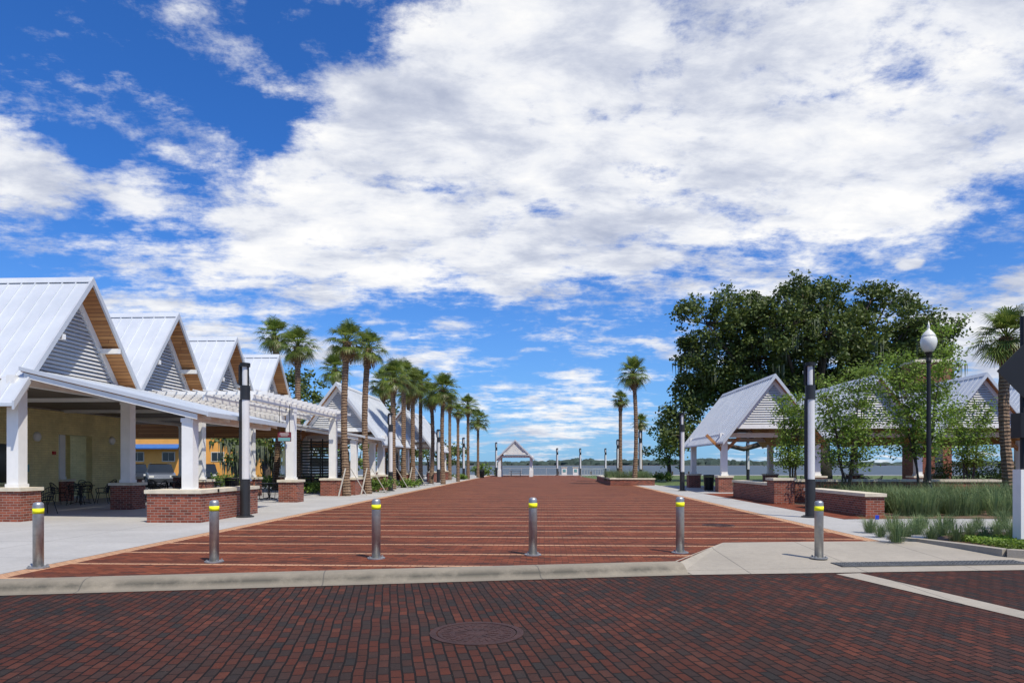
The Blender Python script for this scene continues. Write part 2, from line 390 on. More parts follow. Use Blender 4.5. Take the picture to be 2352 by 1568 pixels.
LC=[(563,20.7,'tall dark light column in front of the low brick wall, nearest on the left'),
(1861,20.6,'tall dark light column with white panel, nearest on the right side'),
(897,41,'dark light column beside the second left gabled building'),
(1567,41,'dark light column at the left end of the right pavilion row'),
(1007,60,'dark light column among the palms on the left, third along'),
(1471,62,'dark light column next to the tall right palm by the brick planter'),
(1065,78,'small light column, fourth along the left edge of the plaza'),
(1419,84,'small light column just past the short right palm'),
(1140,95,'distant light column immediately left of the end shelter'),
(1280,100,'distant light column right of the end shelter near the railing'),
(1333,101,'distant light column above the railing between shelter and planter'),
(1391,101,'distant light column above the waterfront railing, left of the planter palms'),
(1718,62,'distant light column seen under the right pavilion roof'),(2224,60,'distant light column seen under the farthest right pavilion roof')]
l0=None
for i,(px,d,l) in enumerate(LC):
    x,y=W(px,d); rz=math.radians(-45)
    if l0 is None: l0=lightcol(l); l0.location=(x,y,.005); l0.rotation_euler=(0,0,math.radians(-12))
    else:
        r=dup(l0,(x,y,.005),rz,l)
        if i in(9,10,11): r.scale=(1,1,.85)

# ---------------------------------------------------------------- piers, posts
def pier(root,x,y,w=.8,h=.85,post_top=3.2,pw=.34,brick=True):
    if brick:
        b=MB(); b.box(x-w/2,x+w/2,y-w/2,y+w/2,0,h); q=b.build('brick_pier',M['brick'],root)
        b=MB(); c=w/2+.05; b.box(x-c,x+c,y-c,y+c,h,h+.1); b.build('pier_cap',M['cream'],q)
        z0=h+.1
    else: z0=.82
    b=MB(); b.box(x-pw/2,x+pw/2,y-pw/2,y+pw/2,z0,post_top); b.box(x-pw/2-.03,x+pw/2+.03,y-pw/2-.03,y+pw/2+.03,z0,z0+.1); b.box(x-pw/2-.02,x+pw/2+.02,y-pw/2-.02,y+pw/2+.02,post_top-.12,post_top-.002)
    b.build('post',M['white'],root)
def gable_building(root,T,n,sp,zr,sl,over,L,setb,tie_z,ptop,post_ys,xin,back=True,seam=.45,piers=True,backing='louverback',lv='louver'):
    Mk=lambda: MB(T)
    for k in range(n):
        cx=k*sp; r=Mk(); sf=Mk(); rks=[Mk(),Mk()]
        for s in(-1,1):
            h=over if (k==0 and s<0) or (k==n-1 and s>0) else sp/2-.015
            P=lambda t,dz=0:(cx+s*t,zr-sl*t+dz)
            r.prism([P(0),P(h),P(h,-.09),P(0,-.09)],0,L)
            y=.0
            while y<L:
                r.prism([P(.02,.06),P(h,.06),P(h,.001),P(.02,.001)],y,y+.035); y+=seam
            sf.prism([P(0,-.095),P(h-.03,-.095),P(h-.03,-.15),P(0,-.15)],.04,L-.04)
            for rk,(ya,yb) in zip(rks,((-.03,.035),(L-.035,L+.03))):
                rk.prism([P(0,.07),P(h+.01,.07),P(h+.01,-.17),P(0,-.17)],ya,yb)
        r.prism([(cx-.14,zr-.14*sl+.065),(cx,zr+.085),(cx+.14,zr-.14*sl+.065),(cx,zr-.02)],-.01,L+.01)
        ro=r.build('roof',M['roof'],root); sf.build('soffit',M['wood'],ro)
        for rk in rks: rk.build('rake_board',M['trim'],ro)
        for gi,yy in enumerate([setb]+([L-setb-.1] if back else [])):
            g=Mk(); top=zr-.16; hw=(top-tie_z)/sl
            for s in(-1,1):
                g.prism([(cx,top),(cx+s*hw,tie_z),(cx+s*(hw-.24),tie_z),(cx,top-.24*sl)],yy,yy+.1)
            go=g.build('gable_frame',M['white'],root); g=Mk()
            z=tie_z+.06
            while z<top-.4:
                w_=(top-z)/sl-.2
                g.prism([(yy+.02,z),(yy+.04,z-.01),(yy+.12,z+.10),(yy+.10,z+.11)],cx-w_,cx+w_,'x'); z+=.13
            g.build('louvre_slats',M[lv],go)
            g=Mk(); g.prism([(cx,top-.25),(cx+hw-.2,tie_z+.02),(cx-hw+.2,tie_z+.02)],yy+.13,yy+.15); g.build('gable_backing',M[backing],go)
            g=Mk(); g.box(cx-hw-.05,cx+hw+.05,yy-.04,yy+.16,tie_z-.24,tie_z+.004); g.build('tie_beam',M['white'],root)
        if setb>.5:
            for s in(-1,1):
                t=(zr-tie_z)/sl*.55
                g=Mk(); zc=zr-sl*t-.36
                g.box(cx+s*t-.07,cx+s*t+.07,-.02,setb,zc-.08,zc+.08); g.build('outrigger_bracket',M['white'],root)
    xs=[-over+xin]+[k*sp+sp/2 for k in range(n-1)]+[(n-1)*sp+over-xin]
    for y in post_ys:
        for x in xs:
            X,Y,_=T(x,y,0); pier(root,X,Y,post_top=ptop,brick=piers)
        g=Mk(); g.box(xs[0]-.25,xs[-1]+.25,y-.12,y+.12,ptop,ptop+.26); g.build('cross_beam',M['white'],root)
    for x in xs:
        g=Mk(); g.box(x-.11,x+.11,post_ys[0]-.3,post_ys[-1]+.3,ptop+.003,ptop+.22); g.build('eave_beam',M['white'],root)
    return xs

XG=-14.5; Y0=21.3
TL=lambda x,y,z:(XG-y,Y0+x,z)
t1=thing('market_building','long open air market building with four steep metal gables on the left','building',(-15,18.7,0))
gable_building(t1,TL,4,5.15,7.54,1.29,3.3,13.0,.62,4.4,3.85,[.45,6.8],.7,back=False)
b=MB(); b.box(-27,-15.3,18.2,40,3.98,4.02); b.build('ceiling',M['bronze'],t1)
b=MB()
b.box(-21.3,-21,20,24.6,0,3.9); b.box(-21.3,-21,26.2,28.6,0,3.9); b.box(-21.3,-21,28.6,30.8,2.9,3.9); b.box(-21.3,-21,30.8,33.6,0,3.9); b.box(-21.3,-21,24.6,26.2,2.4,3.9); b.box(-21.3,-21,24.6,26.2,0,.9)
b.box(-24,-21.301,33.4,33.6,0,3.9); b.box(-22.4,-22.2,28.4,31,0,3.9)
wall=b.build('yellow_wall',M['ybrick'],t1)
b=MB(); b.box(-21.25,-21.1,24.6,26.2,.9,2.4); b.build('window',M['glass'],t1)
b=MB(); b.box(-22.19,-22.14,28.9,29.9,.02,2.2); b.build('door',M['cream'],t1)
for yy in (27.3,32.2):
    b=MB(); b.lathe(0,0,[(.2,0),(.2,.06),(.12,.13),(.01,.15)],20)
    b.v=[(-21+p[2],yy+p[0],2.75+p[1]) for p in b.v]; b.build('wall_lamp',M['white'],t1,True)
b=MB(); b.box(-21,-20.92,28.2,28.34,2.02,2.16); b.build('fire_alarm',M['red'],t1)
b=MB(); b.box(-21,-20.95,26.6,26.85,1.3,1.6); b.build('door_plaque',M['teal'],t1)
def canopy(root,x0,x1,z0,z1,y0,y1):
    b=MB(); P=lambda x,dz=0:(x,z0+(z1-z0)*(x-x0)/(x1-x0)+dz)
    b.prism([P(x0),P(x1),P(x1,-.05),P(x0,-.05)],y0,y1)
    y=y0
    while y<y1: b.prism([P(x0,.04),P(x1,.04),P(x1,.001),P(x0,.001)],y,y+.03); y+=.45
    ro=b.build('canopy_roof',M['roof'],root)
    b=MB(); b.prism([P(x0,-.055),P(x1-.02,-.055),P(x1-.02,-.09),P(x0,-.09)],y0+.03,y1-.03); b.build('canopy_soffit',M['wood'],ro)
    b=MB(); b.prism([P(x0,.05),P(x1,.05),P(x1,-.06),P(x0,-.06)],y0-.05,y0-.002); b.box(x1+.002,x1+.05,y0-.05,y1,z1-.09,z1+.04); b.build('canopy_trim',M['trim'],ro)
    b=MB(); b.prism([P(x0+.1,-.093),P(x1-.3,-.093),P(x1-.3,-.24),P(x0+.1,-.24)],y0+.02,y0+.07)
    for xx in (x1-.6,): b.box(xx-.09,xx+.09,y0+.1,y1-.1,P(xx)[1]-.34,P(xx)[1]-.12)
    y=y0+.6
    while y<y1-.2:
        b.prism([P(x0,-.095),P(x1-.2,-.095),P(x1-.2,-.2),P(x0,-.2)],y,y+.07); y+=1.2
    b.build('canopy_beam',M['white'],root)
canopy(t1,-14.75,-9.35,4.3,3.02,18.55,24.3)
canopy(t1,-15.4,-9.7,4.1,3.1,36.3,41)
for (x,y,brk) in((-10.0,18.85,False),(-10.3,36.6,False),(-10.3,40.5,True)): pier(t1,x,y,post_top=2.9,brick=brk,pw=.32,w=.7)
t2=thing('pergola','white slatted pergola beside the low canopy of the left building','pergola',(-10.8,28.7,0))
for y in(28.7,34.5): pier(t2,-10.8,y,post_top=3.95,brick=(y<30),pw=.34)
pier(t2,-14.0,31.6,post_top=3.95,pw=.26,brick=False)
for x in(-10.92,-10.68,-14.3,-12.5):
    b=MB(); b.box(x-.035,x+.035,24.5,36.0,3.95,4.16); b.build('main_beam',M['white'],t2)
b=MB(); y=24.6
while y<36: b.box(-14.9,-10.15,y,y+.045,4.163,4.29); y+=.6
b.build('rafters',M['white'],t2)
b=MB(); x=-14.7
while x<-10.2: b.box(x,x+.045,24.3,36.1,4.293,4.33); x+=.38
b.build('top_slats',M['white'],t2)
def lowwall(label,segs,h=.72,loc=None):
    t=thing('brick_seat_wall',label,'low wall',(segs[0][0],segs[0][2],0))
    b=MB()
    for s in segs: b.box(s[0],s[1],s[2],s[3],0,h if len(s)<5 else s[4])
    b.build('brickwork',M['brick'],t)
    b=MB()
    for s in segs:
        hh=h if len(s)<5 else s[4]
        b.box(s[0]-.05,s[1]+.05,s[2]-.05,s[3]+.05,hh+.002*(segs.index(s)),hh+.1+.003*segs.index(s))
    b.build('stone_cap',M['cream'],t); return t
lowwall('low red brick wall with cream cap behind the nearest left light column',[(-10.9,-9.4,18.25,19.2),(-9.85,-9.4,19.2,22)],.8)
lowwall('low red brick wall with cream cap under the far end of the pergola',[(-11.3,-10.2,34.0,35.0),(-10.25,-9.8,35,38.3)],.8)
lowwall('long low red brick wall nearest the grasses on the right',[(9.75,10.3,21.2,26.0)],.62)
lowwall('square brick pillar and low wall left of the grasses under the right pavilions',[(9.3,10.1,28.1,29.0,.95),(9.35,9.85,29.0,34.3,.72)])
lowwall('brick seat wall with stone cap running across in front of the right pavilions',[(10.12,19.5,30.2,30.7)],.85)
lowwall('brick seat wall segment right of the young trees',[(21,30,31,31.5)],.85)
def leftpav(y0,label,name='gabled_pavilion'):
    t=thing(name,label,'pavilion',(-12.6,y0,0))
    T=lambda x,y,z:(-12.6+x,y0+y,z)
    gable_building(t,T,1,5.66,6.53,1.29,2.85,11,.35,3.83,3.15,[1.6,9.4],.45)
    b=MB()
    z=.25
    while z<2.6: b.box(-15.0,-15.1+.02,y0+2,y0+9,z,z+.1); z+=.17
    for yy in(2,4.3,6.6,9): b.box(-15.02,-14.94,y0+yy-.05,y0+yy+.05,0,2.8)
    b.build('slatted_screen',M['grille'],t)
    return t
leftpav(40.8,'gabled metal roof pavilion behind two tall palms on the left')
leftpav(60,'gabled metal roof pavilion partly hidden by the middle palm cluster')
t=thing('slatted_screen_wall','dark horizontal slatted screen standing behind the pergola posts','screen',(-14.6,38,0))
for i in range(3):
    x0,y0_=W(690+i*26,40); b=MB(); z=.15
    while z<3: b.box(x0,x0+.62,y0_,y0_+.03,z,z+.1); z+=.17
    b.build('slats',M['grille'],t); b=MB(); b.box(x0-.06,x0-.002,y0_-.03,y0_+.05,0,3.1); b.build('screen_post',M['black'],t)
t3=thing('gabled_pavilion_row','row of four joined gable roofed pavilions with metal roofs on the right','pavilion',(12.75,39,0))
TR=lambda x,y,z:(12.75+x,38.3+y,z)
gable_building(t3,TR,4,5.66,6.53,1.29,2.85,11.2,.3,3.83,3.15,[1.6,9.6],.45)
for x in(10.35,15.58,21.24,26.9):
    for s in(-1,1):
        b=MB(); b.beam((x+s*.1,39.9,2.4),(x+s*1.0,39.9,3.3),.12,.16); b.build('knee_brace',M['wood'],t3)
ex,ey=W(1183,88)
t4=thing('gable_shelter','small white open gable shelter at the far end of the plaza','shelter',(ex,ey,0))
T4=lambda x,y,z:(ex+x,ey+y,z)
gable_building(t4,T4,1,5,4.75,1.0,2.5,4.5,.1,3.1,2.5,[.6,3.8],.45,piers=False,backing='white',lv='white')
for s in(-1,1):
    for yy in(.6,3.8):
        b=MB(); b.box(ex+s*2.05-.22,ex+s*2.05+.22,ey+yy-.22,ey+yy+.22,0,.85); b.build('post_plinth',M['white'],t4)
x,y=W(653,27.5)
t=thing('hanging_sign','small maroon and teal notice sign hanging beside the pergola','sign',(x,y,0))
b=MB(); b.box(x-.27,x+.27,y,y+.04,2.52,2.9); b.build('sign_board',M['maroon'],t)
b=MB(); b.box(x-.25,x+.25,y-.006,y-.001,2.54,2.68); b.build('teal_strip',M['teal'],t)
b=MB()
for i,w_ in enumerate((.18,.2,.14)): b.box(x-w_,x+w_,y-.006,y-.001,2.84-i*.045,2.855-i*.045)
b.build('lettering_lines',M['white'],t)
b=MB(); b.box(x-.22,x-.2,y+.01,y+.03,2.9,4.0); b.box(x+.2,x+.22,y+.01,y+.03,2.9,4.0); b.build('hanger',M['black'],t)

# ---------------------------------------------------------------- foliage helpers
def leafq(mb_v,mb_f,c,size,rnd,asp=.6):
    a=Vector((rnd.gauss(0,1),rnd.gauss(0,1),rnd.gauss(0,.7))).normalized()
    q=Vector((rnd.gauss(0,1),rnd.gauss(0,1),rnd.gauss(0,1))); w=a.cross(q).normalized()*size*asp; a=a*size
    b=len(mb_v)
    mb_v.extend([(c[0]-a.x,c[1]-a.y,c[2]-a.z),(c[0]+w.x,c[1]+w.y,c[2]+w.z),(c[0]+a.x,c[1]+a.y,c[2]+a.z),(c[0]-w.x,c[1]-w.y,c[2]-w.z)])
    mb_f.append((b,b+1,b+2,b+3))
def clump(mb,c,r,n,size,rnd,flat=.75):
    for _ in range(n):
        d=Vector((rnd.gauss(0,1),rnd.gauss(0,1),rnd.gauss(0,1))).normalized()*(r*rnd.random()**.6*rnd.uniform(.8,1.35))
        leafq(mb.v,mb.f,(c[0]+d.x,c[1]+d.y,c[2]+d.z*flat),size*rnd.uniform(.6,1.3),rnd)
def tree(label,base,blobs,mat,rnd,nclump=10,nleaf=90,cr=1.1,leaf=.2,trunk_r=.4,fork=3,moss=0,name='broadleaf_tree',group=None,cat='tree',density=None):
    t=thing(name,label,cat,(base[0],base[1],0),group)
    lim=MB(); cr_=MB(); ms=MB()
    fk=Vector((base[0],base[1],fork))
    lim.tube([(base[0],base[1],-.1),(base[0]+.1,base[1],fork*.5),fk],[trunk_r*1.35,trunk_r,trunk_r*.9],10)
    for (x,y,z,rx,rz) in blobs:
        c=Vector((x,y,z)); mid=(fk*.5+c*.5)+Vector((rnd.uniform(-.5,.5),rnd.uniform(.5,1.5),-abs(x-fk.x)*.12))
        lim.tube([fk,mid,c],[trunk_r*.45,trunk_r*.25,trunk_r*.09],7)
        nc=max(3,int(nclump*rx*rz/(cr*cr*4)))
        for i in range(nc):
            while True:
                d=Vector((rnd.uniform(-1,1),rnd.uniform(-1,1),rnd.uniform(-1,1)))
                if .2<d.length<1: break
            p=Vector((x+d.x*rx,y+d.y*rx*.9,z+d.z*rz))
            rr=cr*rnd.uniform(.45,1.1)
            if i%3==0: lim.tube([c,(c+p)/2+Vector((0,0,-.1)),p],[trunk_r*.08,trunk_r*.05,trunk_r*.02],4)
            clump(cr_,p,rr,int(nleaf*rr*rr/(cr*cr)),leaf,rnd)
            if moss and rnd.random()<moss:
                for _ in range(14):
                    q=(p.x+rnd.uniform(-.6,.6),p.y+rnd.uniform(-.6,.6),p.z-rr*.3); l=rnd.uniform(.6,1.8); w_=rnd.uniform(.03,.09)
                    ms.add([(q[0]-w_,q[1],q[2]),(q[0]+w_,q[1]+w_,q[2]),(q[0]+.02,q[1],q[2]-l)],[(0,1,2)])
    lim.build('trunk',M['bark'],t,True); cr_.build('crown',mat,t)
    if moss: ms.build('hanging_moss',M['moss'],t)['kind']='stuff'
    return t
def pxblobs(lst,d,rnd,jit=3):
    out=[]
    for (px,py,rx,ry) in lst:
        dd=d+rnd.uniform(-jit,jit); x,y=W(px,dd); out.append((x,y,ZZ(py,dd),rx/F*dd,ry/F*dd))
    return out
rr_=random.Random(3)
oak=[(1625,745,70,65),(1700,705,65,42),(1595,825,48,55),(1680,790,75,55),(1855,690,75,52),(1790,750,80,65),(1905,765,75,65),(2035,700,60,45),(2090,745,60,58),(1985,790,60,60),(2160,815,42,55),(1735,825,95,55),(1590,905,55,50),(1560,955,42,48),(1620,870,60,50),(1560,1000,30,40),(1880,850,110,60),(2060,850,95,55),(2180,760,26,28),(1660,880,75,50),(1960,735,28,35),(1840,655,38,20),(2010,668,33,20),(1800,880,100,50),(1960,870,90,55),(1900,690,50,40),(2150,880,50,45),(1730,760,65,55),(2040,790,75,55),(1850,780,90,65),(2110,810,60,60),(1750,700,40,35)]
tree('huge dark live oak with hanging moss towering over the right pavilions',W(1880,62),pxblobs(oak,62,rr_),M['oak'],rr_,nclump=26,nleaf=115,cr=1.0,leaf=.165,trunk_r=.9,fork=5,moss=.08,name='live_oak')
tree('round green tree between the right palms and the pavilion row',W(1535,66),pxblobs([(1530,985,45,38),(1515,1030,40,35),(1550,1040,30,35),(1560,1000,25,30)],66,rr_,2),M['shrub'],rr_,nclump=13,nleaf=90,cr=.8,leaf=.14,trunk_r=.2,fork=2)
tree('dark tree crown showing just above the left roofs behind the pergola',W(690,66),pxblobs([(690,890,50,42),(650,880,25,35),(725,925,30,30),(680,950,50,50),(690,1010,60,40)],66,rr_,2),M['oak'],rr_,nclump=16,nleaf=90,cr=1.0,leaf=.17,trunk_r=.4,fork=4)
tree('mossy oak seen beneath the left canopy beside the orange building',W(545,62),pxblobs([(530,1015,35,25),(560,1020,35,28),(545,1045,40,20)],62,rr_,2),M['oak'],rr_,nclump=16,nleaf=80,cr=.9,leaf=.18,trunk_r=.35,fork=1.6,moss=.8)
tree('mossy oak right of the other, seen between pergola posts',W(610,60),pxblobs([(595,1015,38,30),(630,1020,35,30),(612,1050,38,24)],60,rr_,2),M['oak'],rr_,nclump=16,nleaf=80,cr=.9,leaf=.18,trunk_r=.35,fork=1.6,moss=.8)
tree('bushy green tree behind the left palm cluster near the pavilion',W(880,78),pxblobs([(870,980,50,50),(900,930,35,35),(935,1000,45,45),(925,1040,45,35)],78,rr_,2),M['oak'],rr_,nclump=15,nleaf=80,cr=1.1,leaf=.2,trunk_r=.3,fork=2)
tree('green tree filling the gap behind the far part of the left palm row',W(985,90),pxblobs([(960,1010,35,40),(1000,1035,40,35),(1040,1052,35,26)],90,rr_,2),M['oak'],rr_,nclump=15,nleaf=80,cr=1.1,leaf=.22,trunk_r=.3,fork=1.5)
tree('green tree behind the two tall left palms and slatted screen',W(800,70),pxblobs([(790,1010,45,40),(830,1030,35,35),(760,1030,35,35)],70,rr_,2),M['shrub'],rr_,nclump=12,nleaf=80,cr=1.0,leaf=.2,trunk_r=.3,fork=1.5)
tree('green bushy tree at the water left of the end shelter',W(1112,98),pxblobs([(1105,1078,24,13),(1128,1083,16,10),(1085,1080,18,12)],98,rr_,1),M['shrub'],rr_,nclump=14,nleaf=60,cr=.6,leaf=.16,trunk_r=.12,fork=.4,name='waterside_bush',cat='bush')
def young(label,px,d,top,spread,rnd,dens=1):
    x,y=W(px,d); t=thing('young_tree',label,'tree',(x,y,0),'young trees in the grass bed')
    lim=MB(); cr_=MB()
    for s in range(4):
        a=s*1.57+rnd.uniform(-.5,.5); zt=top*rnd.uniform(.72,1)
        pts=[];n=8
        for i in range(n+1):
            f=i/n; pts.append(Vector((x+math.cos(a)*spread*.42*f+.05*rnd.gauss(0,1),y+math.sin(a)*spread*.42*f,zt*f)))
        lim.tube(pts,[.05*(1-f_/n*.85) for f_ in range(n+1)],6)
        for i in range(3,n+1):
            for _ in range(int(5.5*dens)):
                b_=pts[i]; aa=rnd.uniform(0,6.28); L_=spread*rnd.uniform(.25,1.0)*(1.1-.65*(i/n)) 
                e=b_+Vector((math.cos(aa)*L_,math.sin(aa)*L_,L_*rnd.uniform(.05,.75)))
                lim.tube([b_,(b_+e)/2+Vector((0,0,.06)),e],[.011,.007,.004],4)
                tuft=rnd.uniform(.08,.18)
                for q in range(rnd.randint(18,46)):
                    f=rnd.uniform(.3,1.08); p=b_.lerp(e,f)+Vector((rnd.gauss(0,tuft),rnd.gauss(0,tuft),rnd.gauss(0,tuft)))
                    leafq(cr_.v,cr_.f,p,rnd.uniform(.045,.075),rnd,.55)
    lim.build('trunk',M['bark'],t); cr_.build('crown',M['young'],t)
young('slender airy young tree just left of the nearest right light column',1822,30,4.5,1.2,rr_,1.2)
young('light green young tree right of the nearest right light column',1945,27,5.2,1.9,rr_,1.7)
young('tallest light green young tree standing behind the globe street lamp',2118,27,7.0,2.2,rr_,2.3)
young('airy young tree between the globe lamp and the far right palm',2225,32,4.6,1.6,rr_,1.2)

# ---------------------------------------------------------------- palms
def palm_meshes(seed):
    rnd=random.Random(seed); g=MB(); dd=MB()
    n=52
    for i in range(n):
        az=i*2.399+rnd.uniform(-.2,.2); el=math.radians(84-130*(i/n)**1.0+rnd.uniform(-10,10))
        d=Vector((math.cos(az)*math.cos(el),math.sin(az)*math.cos(el),math.sin(el)))
        frond(g,d,rnd,.66,.68)
    for i in range(9):
        az=i*.7+rnd.uniform(-.3,.3); el=math.radians(rnd.uniform(-82,-50))
        d=Vector((math.cos(az)*math.cos(el),math.sin(az)*math.cos(el),math.sin(el)))
        frond(dd,d,rnd,.42,.52)
    for i in range(26):
        a=i*2.4; z=-.1-i*.035
        dd.beam((.12*math.cos(a),.12*math.sin(a),z-.1),(.24*math.cos(a),.24*math.sin(a),z+.12),.05,.03)
    return g,dd
def frond(mb,d,rnd,pl,ll):
    pl*=rnd.uniform(.7,1.25); ll*=rnd.uniform(.8,1.15)
    p0=Vector((0,0,0)); pm=d*pl*.55+Vector((0,0,.03)); pe=d*pl+Vector((0,0,-.06*pl))
    mb.beam(p0,pm,.025,.02); mb.beam(pm,pe,.02,.015)
    ax=(d+Vector((0,0,-.32))).normalized()
    s=ax.cross(Vector((0,0,1)))
    if s.length<.1: s=Vector((math.sin(d.x*9),math.cos(d.x*9),0))
    s.normalize(); nrm=s.cross(ax).normalized()
    K=9
    for j in range(-K,K+1):
        an=math.radians(j/K*98); L=ll*(.72+.28*math.cos(an))*rnd.uniform(.85,1.1)
        v=(ax*math.cos(an)+s*math.sin(an)+nrm*.18).normalized()
        q=v.cross(nrm).normalized()
        m1=pe+v*L*.55; tip=pe+v*L*.95+Vector((0,0,-.26*L-.08*rnd.random()))
        w_=.021
        mb.add([pe-q*.006,pe+q*.006,m1+q*w_,m1-q*w_,tip],[(0,1,2,3),(3,2,4)])
variants=[]
for sd in(1,2,3,4):
    g,dd=palm_meshes(sd)
    mes=[]
    for bb,mt in((g,'palm'),(dd,'dead')):
        me=bpy.data.meshes.new('palm_'+mt); me.from_pydata(bb.v,[],bb.f); me.materials.append(M[mt]); mes.append(me)
    variants.append(mes)
def palm(px,d,py,label,lean=0,sc=1,r=.165,stakes=False,group='cabbage palms beside the plaza',basepx=None):
    x,y=W(px if basepx is None else basepx,d); tx,ty=W(px,d); z=ZZ(py,d)
    t=thing('palm_tree',label,'palm tree',(x,y,0),group)
    b=MB(); pts=[];rad=[];n=int(z/.22)
    for i in range(n+1):
        f=i/n; e=math.sin(f*math.pi)*lean
        pts.append((x+(tx-x)*f*f+e,y,z*f)); rad.append(r*(1.25-.35*min(1,f*3))*(1+.10*(i%2))*(1.0 if f<.86 else 1.25))
    b.tube(pts,rad,10); b.build('trunk',M['ptrunk'],t)
    v=variants[R.randrange(4)]; rz=R.uniform(0,6.28)
    for nm,me in(('crown',v[0]),('dead_fronds',v[1])):
        o=bpy.data.objects.new(nm,me); COL.objects.link(o); o.parent=t; o.location=(tx-x,ty-y,z); o.rotation_euler=(R.uniform(-.12,.12),R.uniform(-.12,.12),rz); k=sc*R.uniform(.92,1.08); o.scale=(k,k,k*R.uniform(.95,1.15))
    if stakes:
        for k in range(3):
            a=k*2.09+.4; b=MB(); b.beam((x+1.0*math.cos(a),y+1.0*math.sin(a),0),(x+.17*math.cos(a),y+.17*math.sin(a),1.4),.06,.04); b.build('support_stake',M['wood2'],t)
palm(632,42,772,'leftmost palm rising behind the fourth steep gable',lean=.2,sc=1.05)
palm(684,40,795,'palm with drooping brown fronds just right of the leftmost palm',sc=1.0)
palm(797,34.6,785,'tall palm with full crown in front of the second left gable, left of a pair',lean=-.15,sc=1.02,stakes=True)
palm(846,37,800,'tall palm in front of the second left gable, right of a pair',lean=-.2,sc=.9,stakes=True)
palm(770,50,848,'darker palm set back left of the tall pair',sc=1.15)
palm(903,44,868,'palm left front of the dense middle palm cluster',stakes=True,sc=1.08)
palm(927,47.5,863,'palm second in the dense middle cluster, highest crown there',sc=1.1)
palm(880,56,882,'palm set back at the left of the middle cluster',sc=1.15)
palm(948,50,886,'palm right of centre in the dense middle cluster',stakes=True,sc=1.1)
palm(966,58,880,'palm in the back of the middle cluster beside the metal roof',sc=1.15)
palm(938,64,905,'palm hidden deep in the middle cluster, only its crown showing',sc=1.2)
palm(990,57,908,'palm leaning at the right side of the middle cluster',lean=.15,sc=1.15)
palm(1018,55,895,'full crowned palm standing at the plaza edge right of the middle cluster',lean=-.1,sc=1.2)
palm(1033,70,925,'palm just behind the full crowned palm at the plaza edge',sc=1.1)
palm(1052,64,945,'slim palm with thin ragged crown at the plaza edge',sc=.75,r=.14)
palm(1075,74,932,'palm in the far part of the left row with upright crown',sc=1.1)
palm(1098,84,965,'last palm of the left row nearest the end shelter',sc=1.3)
palm(1455,53,858,'tallest palm on the right side growing from the brick planter',lean=.15,sc=1.08,basepx=1457)
palm(1425,62,918,'shorter palm just left of the tallest right palm',sc=.85)
palm(1472,74,970,'low palm seen behind the light column right of the tall palm',sc=.9)
palm(2312,26.5,775,'large palm at the right edge leaning over the grasses',lean=-.25,sc=1.05,r=.2,basepx=2325)

# ---------------------------------------------------------------- grasses
def tuftmesh(seed,h=.75,n=260,sp=.42):
    rnd=random.Random(seed); b=MB()
    for i in range(n):
        a=rnd.uniform(0,6.28); r0=rnd.uniform(0,.18); L=h*rnd.uniform(.45,1.15); s=sp*rnd.uniform(.1,1.2)
        p=Vector((r0*math.cos(a),r0*math.sin(a),0)); dv=Vector((math.cos(a),math.sin(a),0)); q=Vector((-dv.y,dv.x,0))*.005
        m1=p+dv*s*.35+Vector((0,0,L*.65)); e=p+dv*s+Vector((0,0,L*rnd.uniform(.65,1)))
        b.add([p-q,p+q,m1+q*.8,m1-q*.8,e],[(0,1,2,3),(3,2,4)])
    return b
tb=[tuftmesh(s) for s in(1,2)]
tm=[]
for bb in tb:
    me=bpy.data.meshes.new('tuft'); me.from_pydata(bb.v,[],bb.f); me.materials.append(M['grassb']); tm.append(me)
tuf=[(1998,1222),(2022,1232),(2050,1218),(2078,1236),(2105,1226),(2138,1240),(2165,1228),(2195,1242),(2228,1230),(2262,1243),(2290,1228),(2325,1244),(2345,1230),(2060,1244),(2120,1212),(2180,1214),(2245,1214),(2305,1213)]
for i,(px,py) in enumerate(tuf):
    x,y=gp(px,py,0.02); o=bpy.data.objects.new('grass_tuft',tm[i%2]); COL.objects.link(o); o.location=(x,y,.02); o.rotation_euler=(0,0,i*1.3); k=.5+.35*R.random(); o.scale=(k*1.1,k*1.1,k*.9)
    tag(o,'small ornamental grass tuft in the mulch in front of the concrete path','grass tuft','front grass tufts in the mulch bed')
b=MB(); rnd=random.Random(5)
for i in range(430):
    y=rnd.uniform(21.4,28.8); x=10.9+rnd.random()*14
    sc=rnd.uniform(.9,1.5); src=tb[i%2]; c,s=math.cos(i),math.sin(i)
    st=len(b.v); nb=130
    b.v+=[(x+sc*(p[0]*c-p[1]*s),y+sc*(p[0]*s+p[1]*c),.01+sc*p[2]) for p in src.v[:5*nb]]; b.f+=[tuple(st+q for q in f) for f in src.f[:2*nb]]
tag(b.build('ornamental_grass',M['grassb']),'mass of tall blue green ornamental grass behind the concrete path','grass',kind='stuff')
b=MB()
for i in range(16000):
    x=8.55+rnd.random()*5; y=rnd.uniform(12.8,14.6)+ (x-8.6)*.12
    if x<8.75 and y<12.95: continue
    leafq(b.v,b.f,(x,y,.03+rnd.random()*.12),.032,rnd,.6)
tag(b.build('ground_cover',M['young']),'low leafy green ground cover behind the curved kerb at right','ground cover',kind='stuff')
def shrub(px,d,w_,h,label,grp=None):
    x,y=W(px,d); b=MB()
    for _ in range(int(7+w_*9)):
        clump(b,(x+rnd.uniform(-w_,w_),y+rnd.uniform(-w_*.5,w_*.5),h*rnd.uniform(.35,.75)),h*.45,90,.07,rnd,.9)
    o=b.build('shrub',M['shrub']); tag(o,label,'shrub',grp)
shrub(868,39.5,.9,.75,'clipped green shrub at the end of the far brick wall beside the light column')
shrub(935,47,.8,.6,'low green shrub under the middle palm cluster')
shrub(1060,72,1.2,.6,'low shrub at the feet of the far left palms')
